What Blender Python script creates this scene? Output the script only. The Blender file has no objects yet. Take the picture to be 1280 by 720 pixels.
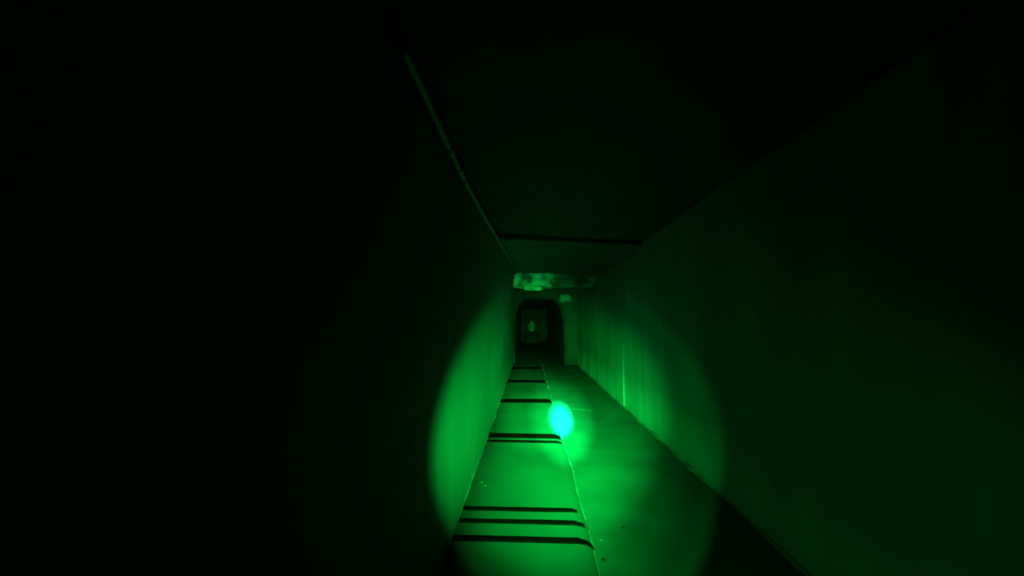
import bpy, bmesh, math, random
from mathutils import Vector, noise

S = bpy.context.scene
C = S.collection
rnd = random.Random(7)

# ------------------------------------------------------------------ tunnel layout (metres; +Y runs down the tunnel)
CAM_H = 1.10
XL, XE, XR = -0.40, 0.285, 1.24       # left wall, edge of the raised walkway, right wall
ZR = -0.03                           # right-hand floor lies a little lower than the walkway
ZC = 1.96                             # ceiling
Y0, Y_END = -2.4, 13.6
ye = 12.7                             # end wall with the opening


def nz(x, y, z, s=1.0, seed=0.0):
    return noise.noise(Vector((x * s + seed, y * s - seed, z * s + seed * .37)))


def link(o, parent=None):
    C.objects.link(o)
    if parent:
        o.parent = parent
    return o


def obj(name, bm, mat, parent=None, smooth=True):
    bmesh.ops.recalc_face_normals(bm, faces=bm.faces)
    me = bpy.data.meshes.new(name)
    bm.to_mesh(me)
    bm.free()
    me.materials.append(mat)
    if smooth:
        for p in me.polygons:
            p.use_smooth = True
    return link(bpy.data.objects.new(name, me), parent)


def structure(o, label=None, cat=None):
    o['kind'] = 'structure'
    if label:
        o['label'] = label
    if cat:
        o['category'] = cat
    return o


def thing(o, label, cat, group=None):
    o['label'] = label
    o['category'] = cat
    if group:
        o['group'] = group
    return o


# ------------------------------------------------------------------ materials
def material(name, base, dark, rough=.8, scale=(1, 1, 1), nscale=3.0, bump=.3, bdist=.01, spec=.1,
             bscale=14.0, contrast=(.3, .7), stain=None):
    m = bpy.data.materials.new(name)
    m.use_nodes = True
    nt = m.node_tree
    N, L = nt.nodes, nt.links
    b = N['Principled BSDF']
    b.inputs['Roughness'].default_value = rough
    b.inputs['Specular IOR Level'].default_value = spec
    tc = N.new('ShaderNodeTexCoord')
    mp = N.new('ShaderNodeMapping')
    mp.inputs['Scale'].default_value = scale
    L.new(tc.outputs['Object'], mp.inputs['Vector'])
    n1 = N.new('ShaderNodeTexNoise')
    n1.inputs['Scale'].default_value = nscale
    n1.inputs['Detail'].default_value = 5
    L.new(mp.outputs[0], n1.inputs['Vector'])
    r = N.new('ShaderNodeValToRGB')
    r.color_ramp.elements[0].position, r.color_ramp.elements[1].position = contrast
    r.color_ramp.elements[0].color = (*dark, 1)
    r.color_ramp.elements[1].color = (*base, 1)
    L.new(n1.outputs[0], r.inputs[0])
    out = r.outputs[0]
    L.new(out, b.inputs['Base Color'])
    n2 = N.new('ShaderNodeTexNoise')
    n2.inputs['Scale'].default_value = bscale
    n2.inputs['Detail'].default_value = 6
    L.new(mp.outputs[0], n2.inputs['Vector'])
    bp = N.new('ShaderNodeBump')
    bp.inputs['Strength'].default_value = bump
    bp.inputs['Distance'].default_value = bdist
    L.new(n2.outputs[0], bp.inputs['Height'])
    L.new(bp.outputs[0], b.inputs['Normal'])
    return m


def g(v):
    return (v * .388, v * .4, v * .384)


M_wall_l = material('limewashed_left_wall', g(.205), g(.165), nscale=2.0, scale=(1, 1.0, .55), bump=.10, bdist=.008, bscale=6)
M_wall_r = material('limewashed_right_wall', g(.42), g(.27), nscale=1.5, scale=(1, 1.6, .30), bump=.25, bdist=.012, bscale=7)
M_floor = material('worn_stone_floor', g(.132), g(.085), nscale=2.4, bump=.10, bdist=.006, bscale=7, rough=.65)
M_walk = material('smooth_walkway_stone', g(.115), g(.078), nscale=1.8, scale=(1, .6, 1), bump=.08, bdist=.006, bscale=5, rough=.6)
M_ceil = material('dark_ceiling_stone', g(.06), g(.03), nscale=2.5, bump=.3, bscale=8)
M_slab = material('left_lit_ceiling_slab', g(.17), g(.07), nscale=2.5, bump=.3, bscale=8)
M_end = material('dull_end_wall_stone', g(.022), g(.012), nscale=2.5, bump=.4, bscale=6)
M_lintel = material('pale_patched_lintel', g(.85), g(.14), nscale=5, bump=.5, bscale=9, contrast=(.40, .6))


def darken(m, axis, lo, hi, noise_scale, noise_amount, dark_factor):
    """darkening with a ragged edge: colour unchanged below lo along the axis, darkest above hi"""
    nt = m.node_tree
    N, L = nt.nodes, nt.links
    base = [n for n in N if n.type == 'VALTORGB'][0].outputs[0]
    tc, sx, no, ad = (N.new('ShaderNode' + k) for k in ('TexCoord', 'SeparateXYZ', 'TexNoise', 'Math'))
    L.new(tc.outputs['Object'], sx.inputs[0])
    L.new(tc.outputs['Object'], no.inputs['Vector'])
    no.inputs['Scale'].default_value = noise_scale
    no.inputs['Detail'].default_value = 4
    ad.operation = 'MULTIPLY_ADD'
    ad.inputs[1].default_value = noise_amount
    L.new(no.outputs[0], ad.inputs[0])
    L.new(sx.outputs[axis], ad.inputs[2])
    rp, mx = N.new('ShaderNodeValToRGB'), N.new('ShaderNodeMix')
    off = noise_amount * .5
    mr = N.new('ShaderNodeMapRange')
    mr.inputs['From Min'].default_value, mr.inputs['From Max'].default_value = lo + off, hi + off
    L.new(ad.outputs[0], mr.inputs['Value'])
    rp.color_ramp.elements[0].color, rp.color_ramp.elements[1].color = (1, 1, 1, 1), (dark_factor, dark_factor, dark_factor, 1)
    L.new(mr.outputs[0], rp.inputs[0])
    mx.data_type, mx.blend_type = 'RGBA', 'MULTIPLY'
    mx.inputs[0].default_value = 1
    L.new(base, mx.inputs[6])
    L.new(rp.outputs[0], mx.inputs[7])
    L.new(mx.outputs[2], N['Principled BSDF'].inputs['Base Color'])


darken(M_lintel, 0, .15, .55, 4, .5, .13)               # beam falloff painted over the right-hand part of the lintel
darken(M_walk, 1, 8.5, 12.0, .8, 1.5, .40)             # fading torchlight put into the walkway colour near the opening
darken(M_floor, 1, 7.5, 12.0, .8, 1.5, .50)  # same painted light falloff on the lower floor
darken(M_ceil, 0, .1, .9, 3, .4, .4)  # ceiling colour gets darker towards the right
darken(M_slab, 0, .0, .6, 4, .5, .35)  # lit left part of the slabs painted in, dimmer to the right
darken(M_wall_r, 2, .10, .42, 1.7, .25, .50)            # brighter lit foot of the wall painted in, colour dimmed above it
M_mortar = material('pale_mortar', g(.30), g(.12), nscale=5, bump=.5, bdist=.01, bscale=30)
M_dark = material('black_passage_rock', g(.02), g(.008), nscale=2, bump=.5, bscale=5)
M_strip = material('matt_black_rubber', g(.004), g(.002), rough=1, nscale=20, bump=.4, bscale=60, spec=.0)
M_pipe = material('grey_conduit', g(.10), g(.03), rough=.6, nscale=12, bump=.4, bdist=.004, bscale=20, spec=.6)
M_chip = material('dark_stone_chip', g(.05), g(.02), nscale=20, bump=.6, bscale=40)
M_pale = material('pale_limestone', g(.22), g(.12), nscale=6, bump=.5, bscale=15)


# ------------------------------------------------------------------ shell: displaced grids with a back thickness
def lerp(a, b, t):
    return a + (b - a) * t


def grid(fn, us, vs):
    bm = bmesh.new()
    rows = [[bm.verts.new(fn(u, v)) for v in vs] for u in us]
    for i in range(len(us) - 1):
        for j in range(len(vs) - 1):
            bm.faces.new((rows[i][j], rows[i + 1][j], rows[i + 1][j + 1], rows[i][j + 1]))
    return bm


def seq(a, b, n):
    return [a + (b - a) * i / n for i in range(n + 1)]


def shell(name, fn, us, vs, mat, thick=.2, sign=1, label=None):
    o = obj(name, grid(fn, us, vs), mat)
    m = o.modifiers.new('thickness', 'SOLIDIFY')
    m.thickness = thick
    m.offset = sign
    return structure(o, label)


YS = seq(Y0, Y_END, 260)


def top_x(y):                                        # the left wall leans in further down the tunnel
    pts = [(-9, -.395), (2.6, -.395), (3.8, -.365), (7.0, -.245), (8.4, -.25), (11, -.33), (30, -.36)]
    for (a, xa), (b, xb) in zip(pts, pts[1:]):
        if y <= b:
            return lerp(xa, xb, (y - a) / (b - a))
    return pts[-1][1]


def f_left(y, z):
    t = max(0, min(1, z / ZC))
    x = lerp(XL - .004 * max(0, y - 5), top_x(y), t ** 1.6)
    return (x + .006 * nz(y, z, 0, 1.3, 3) + .002 * nz(y, z, 0, 6, 9), y, z)


def f_right(y, z):
    x = XR + .018 * nz(y, z * .5, 0, 1.1, 5) + .004 * nz(y, z * .3, 0, 5, 2)
    if y > 6.42:                                     # the plaster steps out a little here
        x -= .012 * max(0, min(1, (.85 - z + .2 * nz(z, 0, 0, 4, 1)) / .4)) * min(1, (y - 6.42) / .03) * max(0, 1 - (y - 6.45) / 2.5)
    return (x, y, z)


def f_floor(x, y):
    return (x, y, ZR + .006 * nz(x, y, 0, 1.4, 1) + .0015 * nz(x, y, 0, 8, 4))


def walk_profile(y, t):
    e = XE + .012 * nz(0, y, 0, 1.2, 8) + .005 * nz(0, y, 0, 5, 3)
    pts = [(XL - .06, 0), (-.2, 0), (0, 0), (e - .03, 0), (e - .012, -.002), (e + .006, -.008), (e + .022, -.018),
           (e + .03, -.034), (e + .03, -.10)]
    return pts[t]


def f_walk(y, t):
    x, z = walk_profile(y, t)
    return (x, y, z + (.004 * nz(x, y, 0, 1.1, 6) if t < 4 else 0))


ys_fine_r = sorted(set([round(v, 4) for v in YS] + [6.40, 6.42, 6.43, 6.44, 6.45, 6.47]))
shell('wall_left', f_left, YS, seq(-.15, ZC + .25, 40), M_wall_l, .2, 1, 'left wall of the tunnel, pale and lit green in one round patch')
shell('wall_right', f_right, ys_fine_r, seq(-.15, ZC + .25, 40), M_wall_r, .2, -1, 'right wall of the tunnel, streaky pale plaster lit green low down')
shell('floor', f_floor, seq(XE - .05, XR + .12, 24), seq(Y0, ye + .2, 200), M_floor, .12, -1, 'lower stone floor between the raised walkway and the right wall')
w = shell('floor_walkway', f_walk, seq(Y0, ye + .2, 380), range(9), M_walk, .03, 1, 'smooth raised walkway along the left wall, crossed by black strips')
structure(w, cat='walkway')

for n in ('wall_left', 'wall_right', 'floor', 'floor_walkway'):
    o = bpy.data.objects[n]                          # thickness must grow away from the tunnel's inside
    me = o.data
    c = Vector((.4, 3, 1.0))
    p = me.polygons[len(me.polygons) // 2]
    inward = (c - p.center).dot(p.normal) > 0
    o.modifiers['thickness'].offset = -1 if inward else 1


def block(name, x0, x1, y0, y1, z0, z1, mat, rough=.01, seed=1.0, cuts=8, bevel=.012, parent=None):
    """a hewn stone block: subdivided box with rounded, uneven faces"""
    bm = bmesh.new()
    bmesh.ops.create_cube(bm, size=1)
    for v in bm.verts:
        v.co = Vector((lerp(x0, x1, v.co.x + .5), lerp(y0, y1, v.co.y + .5), lerp(z0, z1, v.co.z + .5)))
    if bevel:
        bmesh.ops.bevel(bm, geom=bm.edges[:], offset=bevel, segments=2, affect='EDGES', profile=.6)
    bmesh.ops.subdivide_edges(bm, edges=[e for e in bm.edges if e.calc_length() > .08], cuts=cuts, use_grid_fill=True)
    for v in bm.verts:
        q = v.co
        v.co = q + rough * Vector((nz(q.x, q.y, q.z, 7, seed), nz(q.y, q.z, q.x, 7, seed + 4), nz(q.z, q.x, q.y, 7, seed + 9)))
    if 'ceil' in name or 'lintel' in name:              # the joints run slightly askew across the tunnel
        for v in bm.verts:
            v.co.y += .3 * (v.co.x + .3)
    return obj(name, bm, mat, parent)


# ceiling: slabs with open joints, each next one a little lower
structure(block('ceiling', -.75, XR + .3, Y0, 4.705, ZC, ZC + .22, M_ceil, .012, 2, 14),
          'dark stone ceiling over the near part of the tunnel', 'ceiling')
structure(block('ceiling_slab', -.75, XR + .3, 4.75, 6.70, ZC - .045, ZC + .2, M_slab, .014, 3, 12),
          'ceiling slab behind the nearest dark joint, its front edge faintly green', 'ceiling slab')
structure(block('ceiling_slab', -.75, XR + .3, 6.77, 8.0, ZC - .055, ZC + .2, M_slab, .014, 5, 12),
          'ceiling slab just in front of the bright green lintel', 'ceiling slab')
structure(block('ceiling_beam', -.75, XR + .3, Y0 - .2, 8.7, ZC + .24, ZC + .36, M_ceil, .0, 3, 3),
          'rough stone closing the ceiling joints from above', 'ceiling')
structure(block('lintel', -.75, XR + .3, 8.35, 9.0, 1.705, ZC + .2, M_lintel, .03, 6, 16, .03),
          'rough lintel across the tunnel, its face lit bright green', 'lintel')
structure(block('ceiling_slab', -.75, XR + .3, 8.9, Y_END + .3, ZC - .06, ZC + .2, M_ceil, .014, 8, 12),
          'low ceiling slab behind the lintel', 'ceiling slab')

# end wall with the black opening: a ring of strips from the ragged opening outwards
ox0, ox1, oz = -.43, .92, 1.70
bm = bmesh.new()


def opening(t):                                      # t: 0 bottom left, up, over the top, 1 bottom right
    a = math.pi * (1 - t)
    ca, sa = math.cos(a), math.sin(a)
    k = 4.5
    x = math.copysign(abs(ca) ** (2 / k), ca)
    z = abs(sa) ** (2 / k)
    return (ox0 + ox1) / 2 + x * (ox1 - ox0) / 2, -.15 + z * (oz + .15)


rings = []
NT = 72
for i in range(NT + 1):
    x, z = opening(i / NT)
    d = .03 * nz(x, z, 0, 3, 2) + .015 * nz(x, z, 0, 9, 5)
    row = []
    for k in range(7):
        q = k / 6
        cx, cz = x + (x - .25) * q * 1.2 + d * (1 - q), z + max(0, z - .2) * q * .45 + d * (1 - q)
        row.append(bm.verts.new((cx, ye + .05 * nz(cx, cz, 0, 2.2, 4) + .06 * (1 - q) ** 4, cz)))
    rings.append(row)
for r0, r1 in zip(rings, rings[1:]):
    for k in range(6):
        bm.faces.new((r0[k], r0[k + 1], r1[k + 1], r1[k]))
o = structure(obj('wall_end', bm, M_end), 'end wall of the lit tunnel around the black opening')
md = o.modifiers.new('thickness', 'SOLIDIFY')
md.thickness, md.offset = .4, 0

# the unlit passage behind the opening
YP = seq(ye + .1, 27, 50)
for nm, fn, us, vs_, lb in (
        ('wall_passage_left', lambda y, z: (-.47 + .06 * nz(y, z, 0, 1.4, 2), y, z), YP, seq(-.1, 1.9, 12), 'black left side of the passage behind the opening'),
        ('wall_passage_right', lambda y, z: (.98 + .06 * nz(y, z, 0, 1.4, 7), y, z), YP, seq(-.1, 1.9, 12), 'black right side of the passage behind the opening'),
        ('ceiling_passage', lambda y, x: (x, y, 1.74 + .06 * nz(y, x, 0, 1.4, 5)), YP, seq(-.7, 1.2, 12), 'black roof of the passage behind the opening'),
        ('floor_passage', lambda y, x: (x, y, -.03 + .04 * nz(y, x, 0, 1.2, 15)), YP, seq(-.7, 1.2, 12), 'black floor of the passage behind the opening'),
        ('wall_passage_end', lambda x, z: (x, 26.6 + .25 * nz(x, z, 0, 2.0, 3), z), seq(-.8, 1.3, 20), seq(-.1, 2.0, 20), 'barely lit rock face closing the passage far behind the opening')):
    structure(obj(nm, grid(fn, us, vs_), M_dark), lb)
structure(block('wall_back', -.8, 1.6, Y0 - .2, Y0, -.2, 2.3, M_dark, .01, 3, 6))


# ------------------------------------------------------------------ uneven mortar along the joints
def bead(name, fn, y0, y1, n, r, amp, label, seed):
    bm = bmesh.new()
    prev = None
    for i in range(n + 1):
        y = lerp(y0, y1, i / n)
        x, z = fn(y)
        rr = r * (1 + amp * nz(y, 0, 0, 1.7, seed) + .6 * amp * nz(y, 0, 0, 4.5, seed + 2) + .22 * amp * nz(y, 0, 0, 17, seed + 4))
        rr = max(.3 * r, rr)
        ring = [bm.verts.new((x + rr * math.cos(a * math.pi / 4), y, z + rr * math.sin(a * math.pi / 4))) for a in range(8)]
        if prev:
            for a in range(8):
                bm.faces.new((prev[a], prev[(a + 1) % 8], ring[(a + 1) % 8], ring[a]))
        prev = ring
    return structure(obj(name, bm, M_mortar), label, 'mortar joint')


bead('trim_1', lambda y: (XR + .0 + .018 * nz(y, 0, 0, 1.1, 5), ZR - .004), .3, ye, 700, .017, .9, 'crumbly pale joint where the right wall meets the floor', 2)
bead('trim_2', lambda y: (f_left(y, 0)[0] - .004, -.004), .8, ye, 700, .010, .9, 'crumbly pale joint where the left wall meets the walkway', 11)
bead('trim_3', lambda y: (XE + .025 + .012 * nz(0, y, 0, 1.2, 8), ZR + .000), .8, ye, 760, .017, .7, 'thin crumbly ridge along the right edge of the raised walkway', 23)

# ------------------------------------------------------------------ black strips laid across the walkway
# rows: (front y, back y, front lean, how far the end runs down the edge, label)
strips = [
    (2.475, 2.535, .16, 'wavy black strip nearest the viewer, its end bent far down the walkway edge'),
    (2.690, 2.740, .12, 'black strip second from the near end, middle of the near three, with hooked end'),
    (2.860, 2.912, .05, 'black strip third from the near end, farthest of the near three, straight end'),
    (4.430, 4.500, .10, 'thin front strip of the close black pair below the bright cyan spot'),
    (4.590, 4.760, .08, 'wider black strip of the close pair, just below the bright cyan spot'),
    (6.560, 6.850, .10, 'single black strip level with the upper rim of the bright cyan spot'),
    (8.650, 9.000, .10, 'second farthest black strip across the walkway, short and thin'),
    (11.050, 11.500, .10, 'faintest and farthest black strip, near the dark opening'),
]


def make_strip(i, y0, y1, hook, label):
    bm = bmesh.new()
    nx = 60
    th = .004
    tops, bots = [], []
    ym = (y0 + y1) / 2
    e = walk_profile(ym, 3)[0] + .03
    wav = .35 if i < 3 else .1
    path = [lerp(-.392 - .004 * max(0, ym - 5), e - .036, k / 44) for k in range(45)]
    pts = [(x, .002) for x in path]
    end = [(e - .030, .001), (e - .012, -.001), (e + .006, -.006)] + ([(e + .022, -.016), (e + .031, -.027)] if hook > .14 else [])
    pts += end[:2] if hook < .08 else end
    n = len(pts)
    rings = []
    for k, (x, z) in enumerate(pts):
        t = k / (n - 1)
        dy = -.012 * t - (hook * .12 * max(0, (k - 43) / (n - 44)) if k > 43 else 0)
        wv = wav * (y1 - y0) * (.22 * nz(x, i, 0, 6, 4) + .12 * nz(x, i, 0, 25, 9))
        wv2 = wav * (y1 - y0) * (.22 * nz(x, i, 1, 6, 14) + .15 * nz(x, i, 1, 25, 19))
        shr = .18 * max(0, (k - 44) / (n - 45)) * (y1 - y0) if k > 44 else 0
        a, b = y0 + dy + wv, y1 + dy + wv2 - shr
        zz = z + .004 * nz(x, ym, 0, 1.1, 6)
        rings.append([bm.verts.new((x, a, zz + .0005)), bm.verts.new((x, a + .006, zz + th)), bm.verts.new((x, b - .006, zz + th)),
                      bm.verts.new((x, b, zz + .0005)), bm.verts.new((x, b, zz - .003)), bm.verts.new((x, a, zz - .003))])
    for r0, r1 in zip(rings, rings[1:]):
        for k in range(6):
            bm.faces.new((r0[k], r0[(k + 1) % 6], r1[(k + 1) % 6], r1[k]))
    bm.faces.new(rings[0])
    bm.faces.new(rings[-1])
    thing(obj('black_strip', bm, M_strip, smooth=False), label, 'strip', 'black strips across the raised walkway')


for i, (a, b, hk, lb) in enumerate(strips):
    make_strip(i, a, b, hk, lb)


# ------------------------------------------------------------------ conduit in the upper left corner
def tube(bm, pts, r, seg=12):
    prev = None
    for k, p in enumerate(pts):
        p = Vector(p)
        d = (Vector(pts[min(k + 1, len(pts) - 1)]) - Vector(pts[max(k - 1, 0)])).normalized()
        u = d.cross(Vector((0, 0, 1))).normalized()
        v = u.cross(d)
        rr = r(k) if callable(r) else r
        ring = [bm.verts.new(p + u * rr * math.cos(2 * math.pi * a / seg) + v * rr * math.sin(2 * math.pi * a / seg)) for a in range(seg)]
        if prev:
            for a in range(seg):
                bm.faces.new((prev[a], prev[(a + 1) % seg], ring[(a + 1) % seg], ring[a]))
        else:
            bm.faces.new(ring)
        prev = ring
    bm.faces.new(prev)


def cp(y):
    return Vector((top_x(y) + .030 + .003 * nz(y, 0, 0, 2, 5), y, ZC - .072 + .003 * nz(y, 0, 0, 2, 1)))


cond = bpy.data.objects.new('conduit', None)
cond.location = cp(1.3)
link(cond)
thing(cond, 'thin grey conduit running along the corner of left wall and ceiling', 'pipe')
bm = bmesh.new()
tube(bm, [cp(1.3 + .05 * k) - cp(1.3) for k in range(int(6.7 / .05))], .019)
obj('pipe', bm, M_pipe, cond)
for yb in (2.13, 2.42, 2.62):
    bm = bmesh.new()
    tube(bm, [cp(yb - .012 + .004 * k) - cp(1.3) for k in range(7)], .0235)
    q = cp(yb) - cp(1.3)
    r_ = bmesh.ops.create_cube(bm, size=1)['verts']
    for v in r_:
        v.co = Vector((v.co.x * .012, v.co.y * .024, v.co.z * .05)) + q + Vector((-.014, 0, -.006))
    obj('clip', bm, M_pale, cond, smooth=False)


# ------------------------------------------------------------------ loose chips and stones
def chip(name, x, y, z, sx, sy, sz, mat, label, cat, seed, group=None):
    bm = bmesh.new()
    bmesh.ops.create_icosphere(bm, subdivisions=3, radius=1)
    for v in bm.verts:
        d = 1 + .35 * nz(v.co.x, v.co.y, v.co.z, 1.3, seed) + .12 * nz(v.co.x, v.co.y, v.co.z, 4, seed)
        v.co = Vector((v.co.x * sx * d, v.co.y * sy * d, max(-.55, v.co.z * d) * sz))
    lo = min(v.co.z for v in bm.verts)
    for v in bm.verts:
        v.co.z -= lo
    o = obj(name, bm, mat, smooth=False)
    o.location = (x, y, z)
    return thing(o, label, cat, group)


def fz(x, y):
    return f_floor(x, y)[2] - .001


def px_floor(px, py, z):
    yaw, pt, f = math.radians(-2.09502), math.radians(3.90913), 600.
    F = Vector((math.sin(yaw) * math.cos(pt), math.cos(yaw) * math.cos(pt), math.sin(pt)))
    R = Vector((math.cos(yaw), -math.sin(yaw), 0))
    U = R.cross(F)
    d = (px - 640) * R - (py - 360) * U + f * F
    return Vector((0, 0, CAM_H)) + d * ((z - CAM_H) / d.z)


p = px_floor(780, 664, ZR)
chip('stone_chip', p.x, p.y, fz(p.x, p.y), .008, .012, .012, M_chip, 'tiny dark stone chip lying alone on the lower floor, right of the strip ends', 'stone chip', 3, 'chips on the lower floor')
p = px_floor(755, 703, ZR)
chip('stone_chip', p.x, p.y, fz(p.x, p.y), .011, .012, .009, M_chip, 'tiny dark stone chip on the lower floor nearest the bottom edge of the photo', 'stone chip', 9, 'chips on the lower floor')
p = px_floor(751, 676, ZR)
chip('stone_chip', p.x, p.y, fz(p.x, p.y), .009, .008, .006, M_floor, 'tiny pale stone chip just beyond the end of the wavy nearest strip', 'stone chip', 14, 'chips on the lower floor')
for q, (a, b) in enumerate(((602, 603), (607, 607))):
    p = px_floor(a, b, 0)
    chip('plaster_crumb', p.x, p.y, f_walk(p.y, 1)[2] - .001, .008, .007, .003, M_pale,
         ('plaster crumb on the walkway by the left wall, the one nearer the wall', 'plaster crumb on the walkway by the left wall, the one farther from the wall')[q],
         'crumb', 20 + q, 'plaster crumbs on the walkway')

# thin raised seam on the lower floor beside the bright spot
bm = bmesh.new()
pa, pb = px_floor(711, 511, ZR), px_floor(741, 513.5, ZR)
tube(bm, [Vector((lerp(pa.x, pb.x, k / 30), lerp(pa.y, pb.y, k / 30), fz(lerp(pa.x, pb.x, k / 30), lerp(pa.y, pb.y, k / 30)))) for k in range(31)],
     lambda k: .0035 * (1 + .5 * nz(k * .2, 0, 0, 1, 3)), 8)
structure(obj('trim_4', bm, M_floor), 'thin pale seam across the lower floor beside the bright spot', 'floor seam')

# corbel stone in the upper right corner of the opening, ledge under the lintel, pale stone in the passage
structure(block('corbel', .76, 1.06, ye - .40, ye - .12, 1.58, 1.80, M_pale, .06, 12, 6, .07), 'pale stone jutting out at the upper right corner of the black opening', 'stone')
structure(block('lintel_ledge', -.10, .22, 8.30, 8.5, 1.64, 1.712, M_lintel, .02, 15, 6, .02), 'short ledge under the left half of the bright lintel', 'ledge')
bo = chip('boulder', .12, 24.6, -.03, .38, .35, .42, M_dark, 'dark boulder deep inside the black opening, under the pale stone', 'boulder', 41)
chip('pale_stone', .10, 24.55, bo.location.z + max(v.co.z for v in bo.data.vertices) + .0, .15, .15, .34, M_pale, 'small pale stone on the dark boulder deep inside the black opening', 'stone', 52)

# ------------------------------------------------------------------ the hand torch: hot centre, corona and even spill from one lamp, plus an added right-hand fill
T = Vector((.15, 0, .80))
AIM = px_floor(701, 524, -.02)


def beam(name, half_deg, blend, watts, aim=AIM, col=(.0006, 1, .085), r=.012):
    l = bpy.data.lights.new(name, 'SPOT')
    l.spot_size = math.radians(half_deg * 2)
    l.spot_blend = blend
    l.energy = watts
    l.color = col
    l.shadow_soft_size = r
    o = bpy.data.objects.new(name, l)
    o.location = T
    o.rotation_euler = (aim - T).to_track_quat('-Z', 'Y').to_euler()
    C.objects.link(o)


K = 1100
beam('torch_centre', 1.65, 1.0, 850 * K, col=(.004, 1, .30))
beam('torch_halo', 4.2, 1.0, 88 * K, col=(.001, 1, .11))
beam('torch_corona', 12.0, 1.0, 18.3 * K, px_floor(705, 490, 0))
beam('torch_inner', 5.0, 1.0, 35 * K, px_floor(660, 500, 0))
beam('torch_skew', 15.0, 1.0, 9.3 * K, px_floor(660, 500, 0))
beam('torch_ring', 15.0, 1.0, 3.1 * K)
beam('torch_spill', 17.3, .18, .52 * K)
beam('added_right_fill', 36.0, 1.0, .035 * K, px_floor(900, 640, ZR))  # added wide fill to brighten the lower right, not part of the torch

wd = bpy.data.worlds.new('night')
wd.use_nodes = True
wd.node_tree.nodes['Background'].inputs[0].default_value = (.002, .0018, .003, 1)
wd.node_tree.nodes['Background'].inputs[1].default_value = 1
S.world = wd

# ------------------------------------------------------------------ camera
cd = bpy.data.cameras.new('camera')
cd.sensor_width = 36
cd.lens = 600 / 1280 * 36
cd.clip_start = .02
co = bpy.data.objects.new('camera', cd)
C.objects.link(co)
co.location = (0, 0, CAM_H)
co.rotation_euler = (math.radians(90 + 3.90913), 0, math.radians(2.09502))
S.camera = co

S.view_settings.view_transform = 'Standard'
S.view_settings.look = 'None'
S.view_settings.exposure = 0
S.view_settings.gamma = 1
S.view_settings.use_curve_mapping = False
